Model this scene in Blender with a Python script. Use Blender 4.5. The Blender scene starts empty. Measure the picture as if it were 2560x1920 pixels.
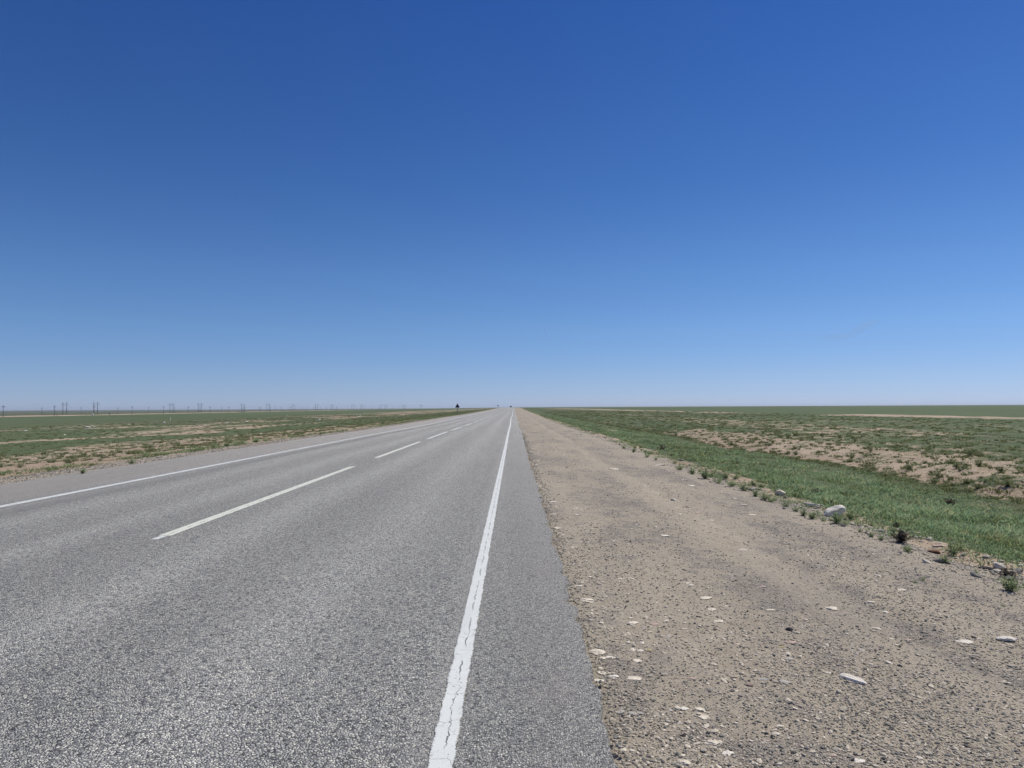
import bpy, math, random
import numpy as np
from mathutils import Matrix, Vector

# ---------------------------------------------------------------- camera, sky, sun, exposure
S = bpy.context.scene
COL = S.collection
F, W0, H0 = 1775.0, 2560.0, 1920.0          # focal length and frame of the photograph in pixels
EYE = 1.42
PITCH = math.atan(58.0 / F)
YAW = 4.0 / F
ROLL = -0.005
cam_data = bpy.data.cameras.new("camera")
cam_data.sensor_width = 36.0
cam_data.lens = F / W0 * 36.0
cam_data.clip_start = 0.1
cam_data.clip_end = 80000.0
cam = bpy.data.objects.new("camera", cam_data)
COL.objects.link(cam)
CAM_R = Matrix.Rotation(YAW, 3, 'Z') @ Matrix.Rotation(math.pi / 2 + PITCH, 3, 'X') @ Matrix.Rotation(ROLL, 3, 'Z')
cam.matrix_world = Matrix.Translation((0, 0, EYE)) @ CAM_R.to_4x4()
S.camera = cam

SUN_EL = math.radians(54.0)
SUN_AZ = math.radians(56.0)                 # clockwise from the road's direction (+Y)
world = bpy.data.worlds.new("World")
S.world = world
world.use_nodes = True
wn = world.node_tree
wn.nodes.clear()
sky = wn.nodes.new("ShaderNodeTexSky")
sky.sky_type = 'NISHITA'
sky.sun_disc = False
sky.sun_elevation = SUN_EL
sky.sun_rotation = SUN_AZ
sky.altitude = 0.0
sky.air_density = 0.6
sky.dust_density = 0.05
sky.ozone_density = 10.0
bg = wn.nodes.new("ShaderNodeBackground")
bg.inputs[1].default_value = 0.117
wo = wn.nodes.new("ShaderNodeOutputWorld")
# the clear dry air of the place: deeper blue overhead, milky towards the horizon
tco = wn.nodes.new("ShaderNodeTexCoord"); sxyz = wn.nodes.new("ShaderNodeSeparateXYZ")
wn.links.new(tco.outputs["Generated"], sxyz.inputs[0])
tr_ = wn.nodes.new("ShaderNodeValToRGB"); wn.links.new(sxyz.outputs[2], tr_.inputs[0])
while len(tr_.color_ramp.elements) > 1: tr_.color_ramp.elements.remove(tr_.color_ramp.elements[-1])
tr_.color_ramp.elements[0].position = 0.0; tr_.color_ramp.elements[0].color = (0.72, 0.65, 0.76, 1)
for p_, c_ in ((0.04, (0.82, 0.73, 0.75)), (0.105, (0.87, 0.85, 0.83)), (0.18, (0.80, 0.87, 0.89)), (0.30, (0.58, 0.77, 0.92)), (0.50, (0.41, 0.67, 0.97)), (1.0, (0.36, 0.62, 1.0))):
    e_ = tr_.color_ramp.elements.new(p_); e_.color = (*c_, 1)
mx_ = wn.nodes.new("ShaderNodeMix"); mx_.data_type = 'RGBA'; mx_.blend_type = 'MULTIPLY'; mx_.inputs[0].default_value = 1.0
wn.links.new(sky.outputs[0], mx_.inputs[6]); wn.links.new(tr_.outputs[0], mx_.inputs[7])
wn.links.new(mx_.outputs[2], bg.inputs[0])
wn.links.new(bg.outputs[0], wo.inputs[0])

sun_data = bpy.data.lights.new("sun", 'SUN')
sun_data.energy = 4.3
sun_data.angle = math.radians(0.5)
sun_data.color = (1.0, 0.945, 0.86)
sun = bpy.data.objects.new("sun", sun_data)
COL.objects.link(sun)
sd = Vector((math.cos(SUN_EL) * math.sin(SUN_AZ), math.cos(SUN_EL) * math.cos(SUN_AZ), math.sin(SUN_EL)))
sun.rotation_euler = sd.to_track_quat('Z', 'Y').to_euler()

S.view_settings.view_transform = 'Standard'
S.view_settings.look = 'None'
S.view_settings.exposure = 0.0
S.view_settings.gamma = 1.0
S.cycles.max_bounces = 6
S.cycles.transparent_max_bounces = 8
S.cycles.volume_bounces = 0

RNG = np.random.default_rng(7)
random.seed(7)

# ---------------------------------------------------------------- helpers
def hsh(ix, iy, s):
    v = np.sin(ix * 127.1 + iy * 311.7 + s * 74.7) * 43758.5453
    return v - np.floor(v)

def vn(x, y, sc, seed=0.0):
    x = np.asarray(x, float) / sc; y = np.asarray(y, float) / sc
    ix = np.floor(x); iy = np.floor(y)
    fx = x - ix; fy = y - iy
    fx = fx * fx * (3 - 2 * fx); fy = fy * fy * (3 - 2 * fy)
    a = hsh(ix, iy, seed); b = hsh(ix + 1, iy, seed); c = hsh(ix, iy + 1, seed); d = hsh(ix + 1, iy + 1, seed)
    return (a * (1 - fx) + b * fx) * (1 - fy) + (c * (1 - fx) + d * fx) * fy

def fbm(x, y, sc, seed=0.0, o=3):
    r = 0.0; a = 0.5; n = 0.0
    for k in range(o):
        r = r + a * vn(x, y, sc / 2 ** k, seed + 3.1 * k); n += a; a *= 0.5
    return r / n

def sstep(a, b, x):
    t = np.clip((x - a) / (b - a), 0, 1)
    return t * t * (3 - 2 * t)

def tag(o, label=None, cat=None, group=None, kind=None):
    if label: o["label"] = label
    if cat: o["category"] = cat
    if group: o["group"] = group
    if kind: o["kind"] = kind
    return o

def mesh_np(name, V, T, mat=None, attrs=None, smooth=False):
    """V (n,3), T (m,3) or (m,4) index array -> mesh data"""
    V = np.ascontiguousarray(V, dtype=np.float32); T = np.ascontiguousarray(T, dtype=np.int32)
    me = bpy.data.meshes.new(name)
    m, k = T.shape
    me.vertices.add(len(V)); me.vertices.foreach_set("co", V.ravel())
    me.loops.add(m * k); me.loops.foreach_set("vertex_index", T.ravel())
    me.polygons.add(m)
    me.polygons.foreach_set("loop_start", np.arange(0, m * k, k, dtype=np.int32))
    me.polygons.foreach_set("use_smooth", np.full(m, smooth))
    me.update(calc_edges=True)
    for an, av in (attrs or {}).items():
        at = me.attributes.new(an, 'FLOAT', 'POINT')
        at.data.foreach_set("value", np.ascontiguousarray(av, dtype=np.float32))
    if mat: me.materials.append(mat)
    return me

def link(name, me, parent=None, loc=None):
    o = bpy.data.objects.new(name, me)
    COL.objects.link(o)
    if parent: o.parent = parent
    if loc is not None: o.location = loc
    return o

def empty(name, loc=(0, 0, 0), rz=0.0):
    o = bpy.data.objects.new(name, None)
    COL.objects.link(o)
    o.location = loc; o.rotation_euler = (0, 0, rz)
    o.empty_display_size = 0.2
    return o

def copy_tree(o, parent=None):
    c = o.copy(); COL.objects.link(c)
    if parent: c.parent = parent
    for ch in [k for k in bpy.data.objects if k.parent == o and k != c]:
        copy_tree(ch, c)
    return c

def grid_faces(nx, ny):
    i = np.arange(nx - 1)[None, :] + nx * np.arange(ny - 1)[:, None]
    return np.stack([i, i + 1, i + nx + 1, i + nx], -1).reshape(-1, 4)

# ---- node helpers
class NT:
    def __init__(s, name):
        s.m = bpy.data.materials.new(name); s.m.use_nodes = True
        s.t = s.m.node_tree; s.t.nodes.clear()
        s.out = s.t.nodes.new("ShaderNodeOutputMaterial")
    def n(s, ty, **kw):
        nd = s.t.nodes.new(ty)
        for k, v in kw.items(): setattr(nd, k, v)
        return nd
    def put(s, sock, v):
        if isinstance(v, bpy.types.NodeSocket): s.t.links.new(v, sock)
        elif isinstance(v, (tuple, list)) and len(v) == 3 and sock.type == 'RGBA': sock.default_value = (*v, 1)
        else: sock.default_value = v
    def math(s, op, a, b=0.0, c=0.0, clamp=False):
        nd = s.n("ShaderNodeMath", operation=op); nd.use_clamp = clamp
        s.put(nd.inputs[0], a); s.put(nd.inputs[1], b); s.put(nd.inputs[2], c)
        return nd.outputs[0]
    def mix(s, f, a, b, bt='MIX'):
        nd = s.n("ShaderNodeMix", data_type='RGBA', blend_type=bt)
        s.put(nd.inputs[0], f); s.put(nd.inputs[6], a); s.put(nd.inputs[7], b)
        return nd.outputs[2]
    def step(s, x, a, b, lo=0.0, hi=1.0):
        nd = s.n("ShaderNodeMapRange", interpolation_type='SMOOTHSTEP')
        s.put(nd.inputs[0], x); s.put(nd.inputs[1], a); s.put(nd.inputs[2], b); s.put(nd.inputs[3], lo); s.put(nd.inputs[4], hi)
        return nd.outputs[0]
    def pos(s, scale=(1, 1, 1)):
        g = s.n("ShaderNodeNewGeometry")
        mp = s.n("ShaderNodeMapping"); s.put(mp.inputs[0], g.outputs["Position"]); mp.inputs[3].default_value = scale
        return mp.outputs[0]
    def objpos(s):
        return s.n("ShaderNodeTexCoord").outputs["Object"]
    def noise(s, vec, sc, det=3.0, rough=0.55):
        nd = s.n("ShaderNodeTexNoise"); s.put(nd.inputs["Vector"], vec)
        nd.inputs["Scale"].default_value = sc; nd.inputs["Detail"].default_value = det; nd.inputs["Roughness"].default_value = rough
        return nd.outputs[0]
    def voro(s, vec, sc, feat='F1'):
        nd = s.n("ShaderNodeTexVoronoi", feature=feat); s.put(nd.inputs["Vector"], vec); nd.inputs["Scale"].default_value = sc
        return nd
    def ramp(s, f, stops, interp='LINEAR'):
        nd = s.n("ShaderNodeValToRGB"); s.put(nd.inputs[0], f)
        cr = nd.color_ramp; cr.interpolation = interp
        while len(cr.elements) > 1: cr.elements.remove(cr.elements[-1])
        cr.elements[0].position = stops[0][0]; cr.elements[0].color = (*stops[0][1], 1)
        for p, c in stops[1:]:
            e = cr.elements.new(p); e.color = (*c, 1)
        return nd.outputs[0]
    def attr(s, name):
        nd = s.n("ShaderNodeAttribute"); nd.attribute_name = name
        return nd.outputs["Fac"]
    def bump(s, h, dist, strength=1.0, normal=None):
        nd = s.n("ShaderNodeBump"); s.put(nd.inputs["Height"], h)
        nd.inputs["Distance"].default_value = dist; nd.inputs["Strength"].default_value = strength
        if normal is not None: s.put(nd.inputs["Normal"], normal)
        return nd.outputs[0]
    def bsdf(s, col, rough=0.85, normal=None, spec=0.3, metal=0.0):
        nd = s.n("ShaderNodeBsdfPrincipled")
        s.put(nd.inputs["Base Color"], col); s.put(nd.inputs["Roughness"], rough)
        nd.inputs["Specular IOR Level"].default_value = spec; nd.inputs["Metallic"].default_value = metal
        if normal is not None: s.put(nd.inputs["Normal"], normal)
        return nd.outputs[0]
    def done(s, sh):
        s.t.links.new(sh, s.out.inputs[0]); return s.m

# ---------------------------------------------------------------- shape of the land
CX = -3.785                                  # centre line of the road
def rise(y):
    """the road climbs to a low crest some 600 m ahead and drops behind it"""
    y = np.asarray(y, float)
    return 1.12 * sstep(140, 620, y) - 1.6 * sstep(680, 1300, y) - 0.05 * sstep(35, 60, y) * (1 - sstep(70, 110, y))

def road_z(x, y):
    return 0.055 - 0.0135 * np.sqrt((np.asarray(x) - CX) ** 2 + 0.4) + rise(y)

KX = [-12.6, -10.2, -9.8, 0.3, 0.5, 4.2, 5.0, 7.0, 11.0, 13.2, 14.8, 16.6, 21.0, 60.0, 4000.0]
KZ = [-0.24, -0.13, -0.16, -0.16, -0.11, -0.215, -0.20, -0.50, -0.92, -1.05, -0.74, -0.50, -0.42, -0.45, -0.5]
LX = [-1600.0, -60.0, -32.0, -22.0, -16.0]
LZ = [-1.3 - 0.008 * 1600, -1.3 - 0.008 * 60, -1.5, -0.85, -0.45]
KX = LX + KX; KZ = LZ + KZ

def berm_d(x, y):
    return x - (-0.0755 * y - 340.0 - 30.0)

def wig(y):
    return (fbm(0 * np.asarray(y, float), y, 14.0, 51, 2) - 0.5) * 1.6

def ground_z(x, y):
    x = np.asarray(x, float); y = np.asarray(y, float)
    xs = np.where(x > 8, x - wig(y) * sstep(8, 12, x) * (1 - sstep(25, 50, x)), x)
    z = np.interp(xs, KX, KZ)
    z = z + rise(y) * np.exp(-(np.maximum(np.abs(x - CX) - 14, 0) / 30.0) ** 2)
    off = np.maximum(sstep(4.4, 6.5, x), sstep(-12.0, -14.0, x))
    d = np.hypot(x, y)
    hum = (fbm(x, y, 1.6, 3, 3) - 0.5) * 0.16 * (1 - sstep(60, 160, d)) + (fbm(x, y, 9.0, 5, 2) - 0.5) * 0.16 * (1 - sstep(300, 700, d))
    bank = np.exp(-((xs - 14.6) / 2.0) ** 2) + np.exp(-((x + 25) / 7.0) ** 2)
    hum = hum + bank * (fbm(x, y, 0.9, 8, 3) - 0.5) * 0.22 * (1 - sstep(60, 160, d))
    edge = np.exp(-((x - 4.9) / 0.45) ** 2)
    hum = hum + edge * (fbm(x, y, 0.55, 9, 3) - 0.35) * 0.14
    z = z + hum * np.maximum(off, edge)
    b = berm_d(x, y)
    z = z + np.exp(-(b / 9.0) ** 2) * (0.35 + 1.1 * fbm(x * 0.2, y, 55.0, 12, 2)) * sstep(250, 420, y) * (1 - sstep(2200, 3000, y))
    tr = x - (51 + 1500 / np.maximum(y, 30.0))
    z = z + 0.40 * np.exp(-(tr / 3.0) ** 2) * fbm(x, y, 6, 15, 2) * sstep(40, 60, y)
    return z

def shoulder_z(x, y):
    """gravel shoulder right of the asphalt; dips under the ground sheet at its outer edge"""
    x = np.asarray(x, float); y = np.asarray(y, float)
    z = np.interp(x, [0.3, 0.46, 2.0, 4.1, 4.8, 5.4, 6.2], [-0.055, -0.03, -0.075, -0.135, -0.20, -0.36, -0.75]) + rise(y)
    z = z + (fbm(x * 1.0, y * 0.35, 0.8, 21, 3) - 0.5) * 0.035 * sstep(0.5, 1.0, x)
    z = z + np.exp(-((x - 4.4) / 0.5) ** 2) * (fbm(x, y, 0.5, 23, 3) - 0.5) * 0.10
    z = z - 0.02 * np.exp(-((x - 2.55 - 0.12 * np.sin(y * 0.21)) / 0.16) ** 2)
    return z

def verge_z(x, y):
    z = np.interp(x, [-13.4, -12.3, -10.2, -9.7], [-0.55, -0.225, -0.06, -0.05]) + rise(y)
    return z + (fbm(x, y, 0.7, 25, 3) - 0.5) * 0.05

def top_z(x, y):
    """highest of all the sheets"""
    x = float(x); y = float(y)
    z = float(ground_z(x, y))
    if -10.0 < x < 0.46: z = max(z, float(road_z(x, y)))
    if 0.46 <= x < 6.2: z = max(z, float(shoulder_z(x, y)))
    if -13.4 < x < -9.9: z = max(z, float(verge_z(x, y)))
    return z

def top_z_np(x, y):
    z = ground_z(x, y)
    z = np.where((x > -10.0) & (x < 0.46), np.maximum(z, road_z(x, y)), z)
    z = np.where((x >= 0.46) & (x < 6.2), np.maximum(z, shoulder_z(x, y)), z)
    return np.where((x > -13.4) & (x < -9.9), np.maximum(z, verge_z(x, y)), z)

TS = np.geomspace(1.6, 4000, 900)
def at(u, v):
    """point of the land seen at pixel (u, v) of the photograph"""
    d = CAM_R @ Vector(((u - W0 / 2) / F, -(v - H0 / 2) / F, -1.0))
    X = d.x * TS; Y = d.y * TS; Z = EYE + d.z * TS
    g = Z - top_z_np(X, Y)
    k = np.where(g < 0)[0]
    i = int(k[0]) if len(k) else len(TS) - 1
    lo, hi = TS[max(i - 1, 0)], TS[i]
    for _ in range(24):
        m = 0.5 * (lo + hi)
        if EYE + d.z * m - top_z(d.x * m, d.y * m) < 0: hi = m
        else: lo = m
    return Vector((d.x * hi, d.y * hi, top_z(d.x * hi, d.y * hi)))

def cover(x, y):
    """how sandy (0..1) and how dry (0..1) the land is at x, y"""
    x = np.asarray(x, float); y = np.asarray(y, float)
    w = wig(y) * 0.8
    xr = x - w
    band = lambda a, b, s, v, q=xr: v * sstep(a - s, a + s, q) * (1 - sstep(b - s, b + s, q))
    fade = (1 - 0.65 * sstep(38, 85, y)) * (0.62 + 0.62 * fbm(x * 0.8, y * 0.35, 6.0, 37, 2))
    ed = (fbm(x * 0.5, y, 1.3, 91, 3) - 0.5) * 1.5
    sand = band(4.4, 5.2, 0.35, 0.85, x + ed) + band(12.9, 16.3, 0.7, 0.82) * fade + band(16.2, 19, 0.8, 0.42) * fade
    sand = sand + band(19, 30, 1.5, 0.40) * (0.45 + 0.9 * fbm(x * 1.4, y * 0.8, 13, 31, 2)) + band(5.2, 12.0, 0.5, 0.34) * sstep(0.45, 0.72, fbm(x, y, 1.5, 93, 3)) + band(30, 48, 2, 0.28) * (0.3 + 1.2 * fbm(x, y * 0.5, 11, 32, 2))
    sand = sand + band(48, 5000, 3, 0.05)
    tr = x - (51 + 1500 / np.maximum(y, 30.0))
    sand = sand + 0.95 * np.exp(-(tr / (2.6 + 0.014 * y)) ** 2) * sstep(45, 70, y) * (1 - sstep(600, 1100, y)) * sstep(0.15, 0.45, fbm(x * 0.3, y, 22, 33, 2))
    wl = (fbm(0 * y, y, 30.0, 53, 3) - 0.5) * 16
    xl = x + wl * sstep(12, 30, -x)
    bl = sstep(0.22, 0.66, fbm(x, y * 0.35, 9.0, 97, 3))
    L = lambda a, b, s, v: band(a, b, s, v, xl)
    nr = 1 - 0.72 * sstep(45, 130, y)
    sand = sand + L(-19, -12.2, 1.2, 0.92) * nr + L(-32, -19, 2.0, 0.66) * nr * (0.55 + 0.8 * fbm(x, y * 0.5, 7, 95, 2)) + L(-48, -42, 2, 0.75) * bl + L(-40, -33, 1.5, 0.12)
    sand = sand + L(-60, -50, 3, 0.70) * bl + L(-76, -62, 3, 0.70) * bl + L(-100, -80, 4, 0.46) * (0.5 + 0.8 * fbm(x, y * 0.4, 25, 35, 2)) + L(-9000, -100, 6, 0.04)
    b = berm_d(x, y)
    sand = sand + 1.0 * np.exp(-(b / 13.0) ** 4) * sstep(250, 420, y)
    far = sstep(250, 600, y) * (x < -20) * (x > -200)
    sand = sand + 0.12 * far
    dry = band(11.6, 13.8, 0.8, 0.85) + band(15.5, 30, 2, 0.42) + band(5, 6, 0.5, 0.25) + 0.25 * band(30, 60, 4, 1) + L(-22, -12, 2, 0.9) + L(-100, -22, 3, 0.3)
    dry = dry + 0.9 * (b < -12) * (y > 250) * (x < -200) + 0.35 * ((x > -150) & (x < -12) & (y > 150))
    return np.clip(sand, 0, 1), np.clip(dry, 0, 1)

# ---------------------------------------------------------------- materials
def mat_ground():
    t = NT("steppe soil and low growth")
    p = t.pos()
    sand = t.attr("sand"); dry = t.attr("dry")
    n1 = t.noise(p, 0.55, 5, 0.6); n2 = t.noise(p, 3.2, 4, 0.6); n3 = t.noise(p, 0.09, 3)
    fine = t.noise(p, 26.0, 3, 0.7)
    f = t.math('ADD', sand, t.math('MULTIPLY', t.math('SUBTRACT', n1, 0.5), 1.3))
    f = t.math('ADD', f, t.math('MULTIPLY', t.math('SUBTRACT', n2, 0.5), 0.9))
    f = t.math('ADD', f, t.math('MULTIPLY', t.math('SUBTRACT', n3, 0.5), 0.35))
    n5 = t.noise(p, 9.0, 3, 0.6)
    f = t.math('ADD', f, t.math('MULTIPLY', t.math('SUBTRACT', n5, 0.5), 0.7))
    sm = t.step(f, 0.40, 0.58)
    g = t.ramp(t.math('ADD', t.math('MULTIPLY', n2, 0.5), t.math('MULTIPLY', n3, 0.5)),
               [(0.3, (0.072, 0.104, 0.050)), (0.5, (0.110, 0.145, 0.072)), (0.7, (0.148, 0.176, 0.088))])
    g = t.mix(t.math('MULTIPLY', dry, t.step(n1, 0.35, 0.6)), g, (0.105, 0.090, 0.052))
    g = t.mix(t.step(fine, 0.5, 0.72, 0, 0.45), g, (0.05, 0.062, 0.036))
    s = t.ramp(t.math('ADD', t.math('MULTIPLY', n3, 0.55), t.math('MULTIPLY', n2, 0.45)),
               [(0.32, (0.30, 0.225, 0.155)), (0.5, (0.41, 0.325, 0.230)), (0.68, (0.52, 0.44, 0.325))])
    s = t.mix(t.math('MULTIPLY', dry, t.step(n3, 0.35, 0.6, 0.15, 0.75)), s, (0.32, 0.235, 0.165))
    s = t.mix(t.step(fine, 0.52, 0.75, 0, 0.35), s, (0.20, 0.15, 0.11))
    far = t.noise(t.pos((0.004, 0.012, 1)), 1.0, 4, 0.6)
    g = t.mix(t.step(far, 0.40, 0.62, 0.0, 0.45), g, (0.088, 0.108, 0.052))
    col = t.mix(sm, g, s)
    h = t.math('ADD', t.math('MULTIPLY', n2, 1.0), t.math('MULTIPLY', fine, 0.25))
    return t.done(t.bsdf(col, 0.95, t.bump(h, 0.10, 0.8), 0.1))

def chips(t, p, sc, stops, gap=(0.062, 0.061, 0.060), jit=0.0):
    """stone chips of a chip seal: one tone per chip, tar and painted pit shade in the gaps"""
    v = t.voro(p, sc); e = t.voro(p, sc, 'DISTANCE_TO_EDGE')
    sep = t.n("ShaderNodeSeparateColor"); t.put(sep.inputs[0], v.outputs["Color"])
    c = t.ramp(sep.outputs[0], stops)
    low = t.step(sep.outputs[1], 0.0, 0.22)           # some chips have broken out; the gap colour paints the hole's shade
    c = t.mix(low, gap, c)
    m = t.step(e.outputs["Distance"], 0.02, 0.13)  # dark gap colour: tar, with the shade between chips painted in
    h = t.math('MULTIPLY', t.math('MULTIPLY', t.math('MINIMUM', e.outputs["Distance"], 0.35), 2.2), t.math('ADD', t.math('MULTIPLY', sep.outputs[2], 0.7), t.math('MULTIPLY', low, 0.6)))
    return t.mix(m, gap, c), h

ASPH = [(0.0, (0.25, 0.25, 0.24)), (0.3, (0.45, 0.445, 0.415)), (0.55, (0.56, 0.55, 0.49)), (0.8, (0.65, 0.635, 0.55)), (1.0, (0.77, 0.74, 0.63))]
def mat_road():
    t = NT("worn chip seal asphalt")
    p = t.pos()
    sep = t.n("ShaderNodeSeparateXYZ"); t.put(sep.inputs[0], p)
    x = sep.outputs[0]
    warp = t.noise(p, 60.0, 2)
    wv = t.n("ShaderNodeVectorMath", operation='MULTIPLY_ADD')
    nd = t.n("ShaderNodeTexNoise"); t.put(nd.inputs["Vector"], p); nd.inputs["Scale"].default_value = 70.0
    t.put(wv.inputs[0], nd.outputs[1]); wv.inputs[1].default_value = (0.012, 0.012, 0.012); t.put(wv.inputs[2], p)
    c1, h1 = chips(t, wv.outputs[0], 74.0, ASPH)
    c2, h2 = chips(t, wv.outputs[0], 100.0, [(a, tuple(q * 1.10 for q in b)) for a, b in ASPH])
    wx = t.math('ADD', x, t.math('MULTIPLY', t.math('SUBTRACT', t.noise(t.pos((0.4, 0.08, 1)), 1.0, 3), 0.5), 0.6))
    lane = t.math('MULTIPLY', t.step(wx, -7.3, -6.7), t.step(wx, -0.55, -0.25, 1, 0))
    col = t.mix(lane, c2, c1); h = t.math('ADD', t.math('MULTIPLY', h1, lane), t.math('MULTIPLY', h2, t.math('SUBTRACT', 1.0, lane)))
    # wheel paths are polished paler, the strip inside the far edge line is darker, the far shoulder is dusty
    def lobe(c0, w, a):
        d = t.math('ABSOLUTE', t.math('SUBTRACT', wx, c0)); return t.step(d, 0.0, w, a, 0.0)
    wp = t.math('ADD', t.math('ADD', lobe(-1.35, 0.55, 0.16), lobe(-3.0, 0.6, 0.16)), t.math('ADD', lobe(-4.8, 0.6, 0.16), lobe(-6.3, 0.6, 0.16)))
    big = t.noise(t.pos((0.5, 0.12, 1)), 1.1, 4, 0.6)
    tone = t.math('ADD', t.math('ADD', 0.80, wp), t.math('MULTIPLY', big, 0.26))
    tone = t.math('SUBTRACT', tone, lobe(-6.95, 0.42, 0.20))
    streak = t.noise(t.pos((5.0, 0.05, 1)), 1.0, 5, 0.65)
    tone = t.math('ADD', tone, t.math('MULTIPLY', t.math('SUBTRACT', streak, 0.5), 0.22))
    drip = t.math('MULTIPLY', t.step(t.noise(t.pos((2.4, 1.5, 1)), 1.0, 3, 0.5), 0.66, 0.76, 0.0, 0.16), t.math('ADD', lobe(-2.2, 0.5, 1.0), lobe(-5.6, 0.5, 1.0)))
    tone = t.math('SUBTRACT', tone, drip)
    seam = t.math('ABSOLUTE', t.math('SUBTRACT', x, t.math('ADD', -2.05, t.math('MULTIPLY', t.math('SUBTRACT', t.noise(t.pos((0, 0.6, 0)), 1.0, 6, 0.7), 0.5), 0.5))))
    tone = t.math('SUBTRACT', tone, t.math('MULTIPLY', t.math('LESS_THAN', seam, 0.010), t.step(t.noise(t.pos((0, 0.07, 0)), 1.0, 2), 0.50, 0.60, 0.0, 0.30)))
    mc = t.n("ShaderNodeMix", data_type='RGBA', blend_type='MULTIPLY'); mc.inputs[0].default_value = 1.0
    t.put(mc.inputs[6], col)
    cb = t.n("ShaderNodeCombineColor"); [t.put(cb.inputs[k], tone) for k in range(3)]
    t.put(mc.inputs[7], cb.outputs[0])
    dust = t.math('MULTIPLY', t.step(wx, -7.6, -8.1), t.math('ADD', 0.35, t.math('MULTIPLY', big, 0.35)))
    dust2 = t.math('MULTIPLY', t.step(wx, -0.2, 0.3), t.step(t.noise(p, 2.2, 4), 0.45, 0.7, 0.05, 0.40))
    col = t.mix(t.math('ADD', dust, dust2), mc.outputs[2], (0.40, 0.355, 0.30))
    grit = t.noise(p, 420.0, 2)
    hh = t.math('ADD', h, t.math('MULTIPLY', grit, 0.12))
    return t.done(t.bsdf(col, 0.72, t.bump(hh, 0.009, 1.0), 0.35))

def mat_line(cream=False):
    t = NT("cream road paint" if cream else "white road paint")
    p = t.pos()
    sep = t.n("ShaderNodeSeparateXYZ"); t.put(sep.inputs[0], t.objpos())
    x = sep.outputs[0]
    uvx = t.attr("across"); 
    wob = t.math('MULTIPLY', t.math('SUBTRACT', t.noise(t.pos((0.3, 1, 0)), 7.0, 8, 0.80), 0.5), 0.085)
    d = t.math('ABSOLUTE', t.math('SUBTRACT', uvx, t.math('ADD', wob, 0.004)))
    live = t.step(t.noise(t.pos((0, 1, 0)), 4.0, 3), 0.44, 0.58, 0.0, 0.0030)
    crack = t.math('LESS_THAN', d, live)
    v = t.voro(t.pos((1.0, 1.0, 0.0)), 9.0, 'DISTANCE_TO_EDGE')
    hair = t.math('MULTIPLY', t.math('LESS_THAN', v.outputs["Distance"], 0.010), t.step(t.noise(p, 6.0, 3), 0.50, 0.6, 0, 0.55))
    chip = t.math('GREATER_THAN', t.noise(p, 45.0, 4, 0.65), 0.66)
    edge = t.math('MULTIPLY', t.step(t.math('ABSOLUTE', uvx), 0.044, 0.052), t.math('GREATER_THAN', t.noise(p, 95.0, 2), 0.5))
    bad = t.math('MAXIMUM', t.math('MAXIMUM', crack, hair), t.math('MAXIMUM', chip, edge))
    base = (0.68, 0.685, 0.575) if cream else (0.665, 0.685, 0.635)
    c = t.mix(t.noise(p, 7.0, 4), tuple(q * 0.92 for q in base), tuple(min(1, q * 1.10) for q in base))
    c = t.mix(t.step(t.noise(p, 160.0, 3), 0.50, 0.75, 0, 0.32), c, (0.30, 0.29, 0.27))
    c = t.mix(t.step(t.noise(t.pos((3, 0.5, 1)), 1.0, 4, 0.6), 0.48, 0.72, 0, 0.30), c, (0.42, 0.40, 0.36))
    c = t.mix(bad, c, (0.10, 0.10, 0.105))
    v2 = t.voro(p, 92.0, 'SMOOTH_F1')
    hh = t.math('SUBTRACT', t.math('MULTIPLY', t.noise(p, 100.0, 2), 0.6), t.math('MULTIPLY', bad, 0.6))
    return t.done(t.bsdf(c, 0.6, t.bump(hh, 0.004, 0.8), 0.35))

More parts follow.
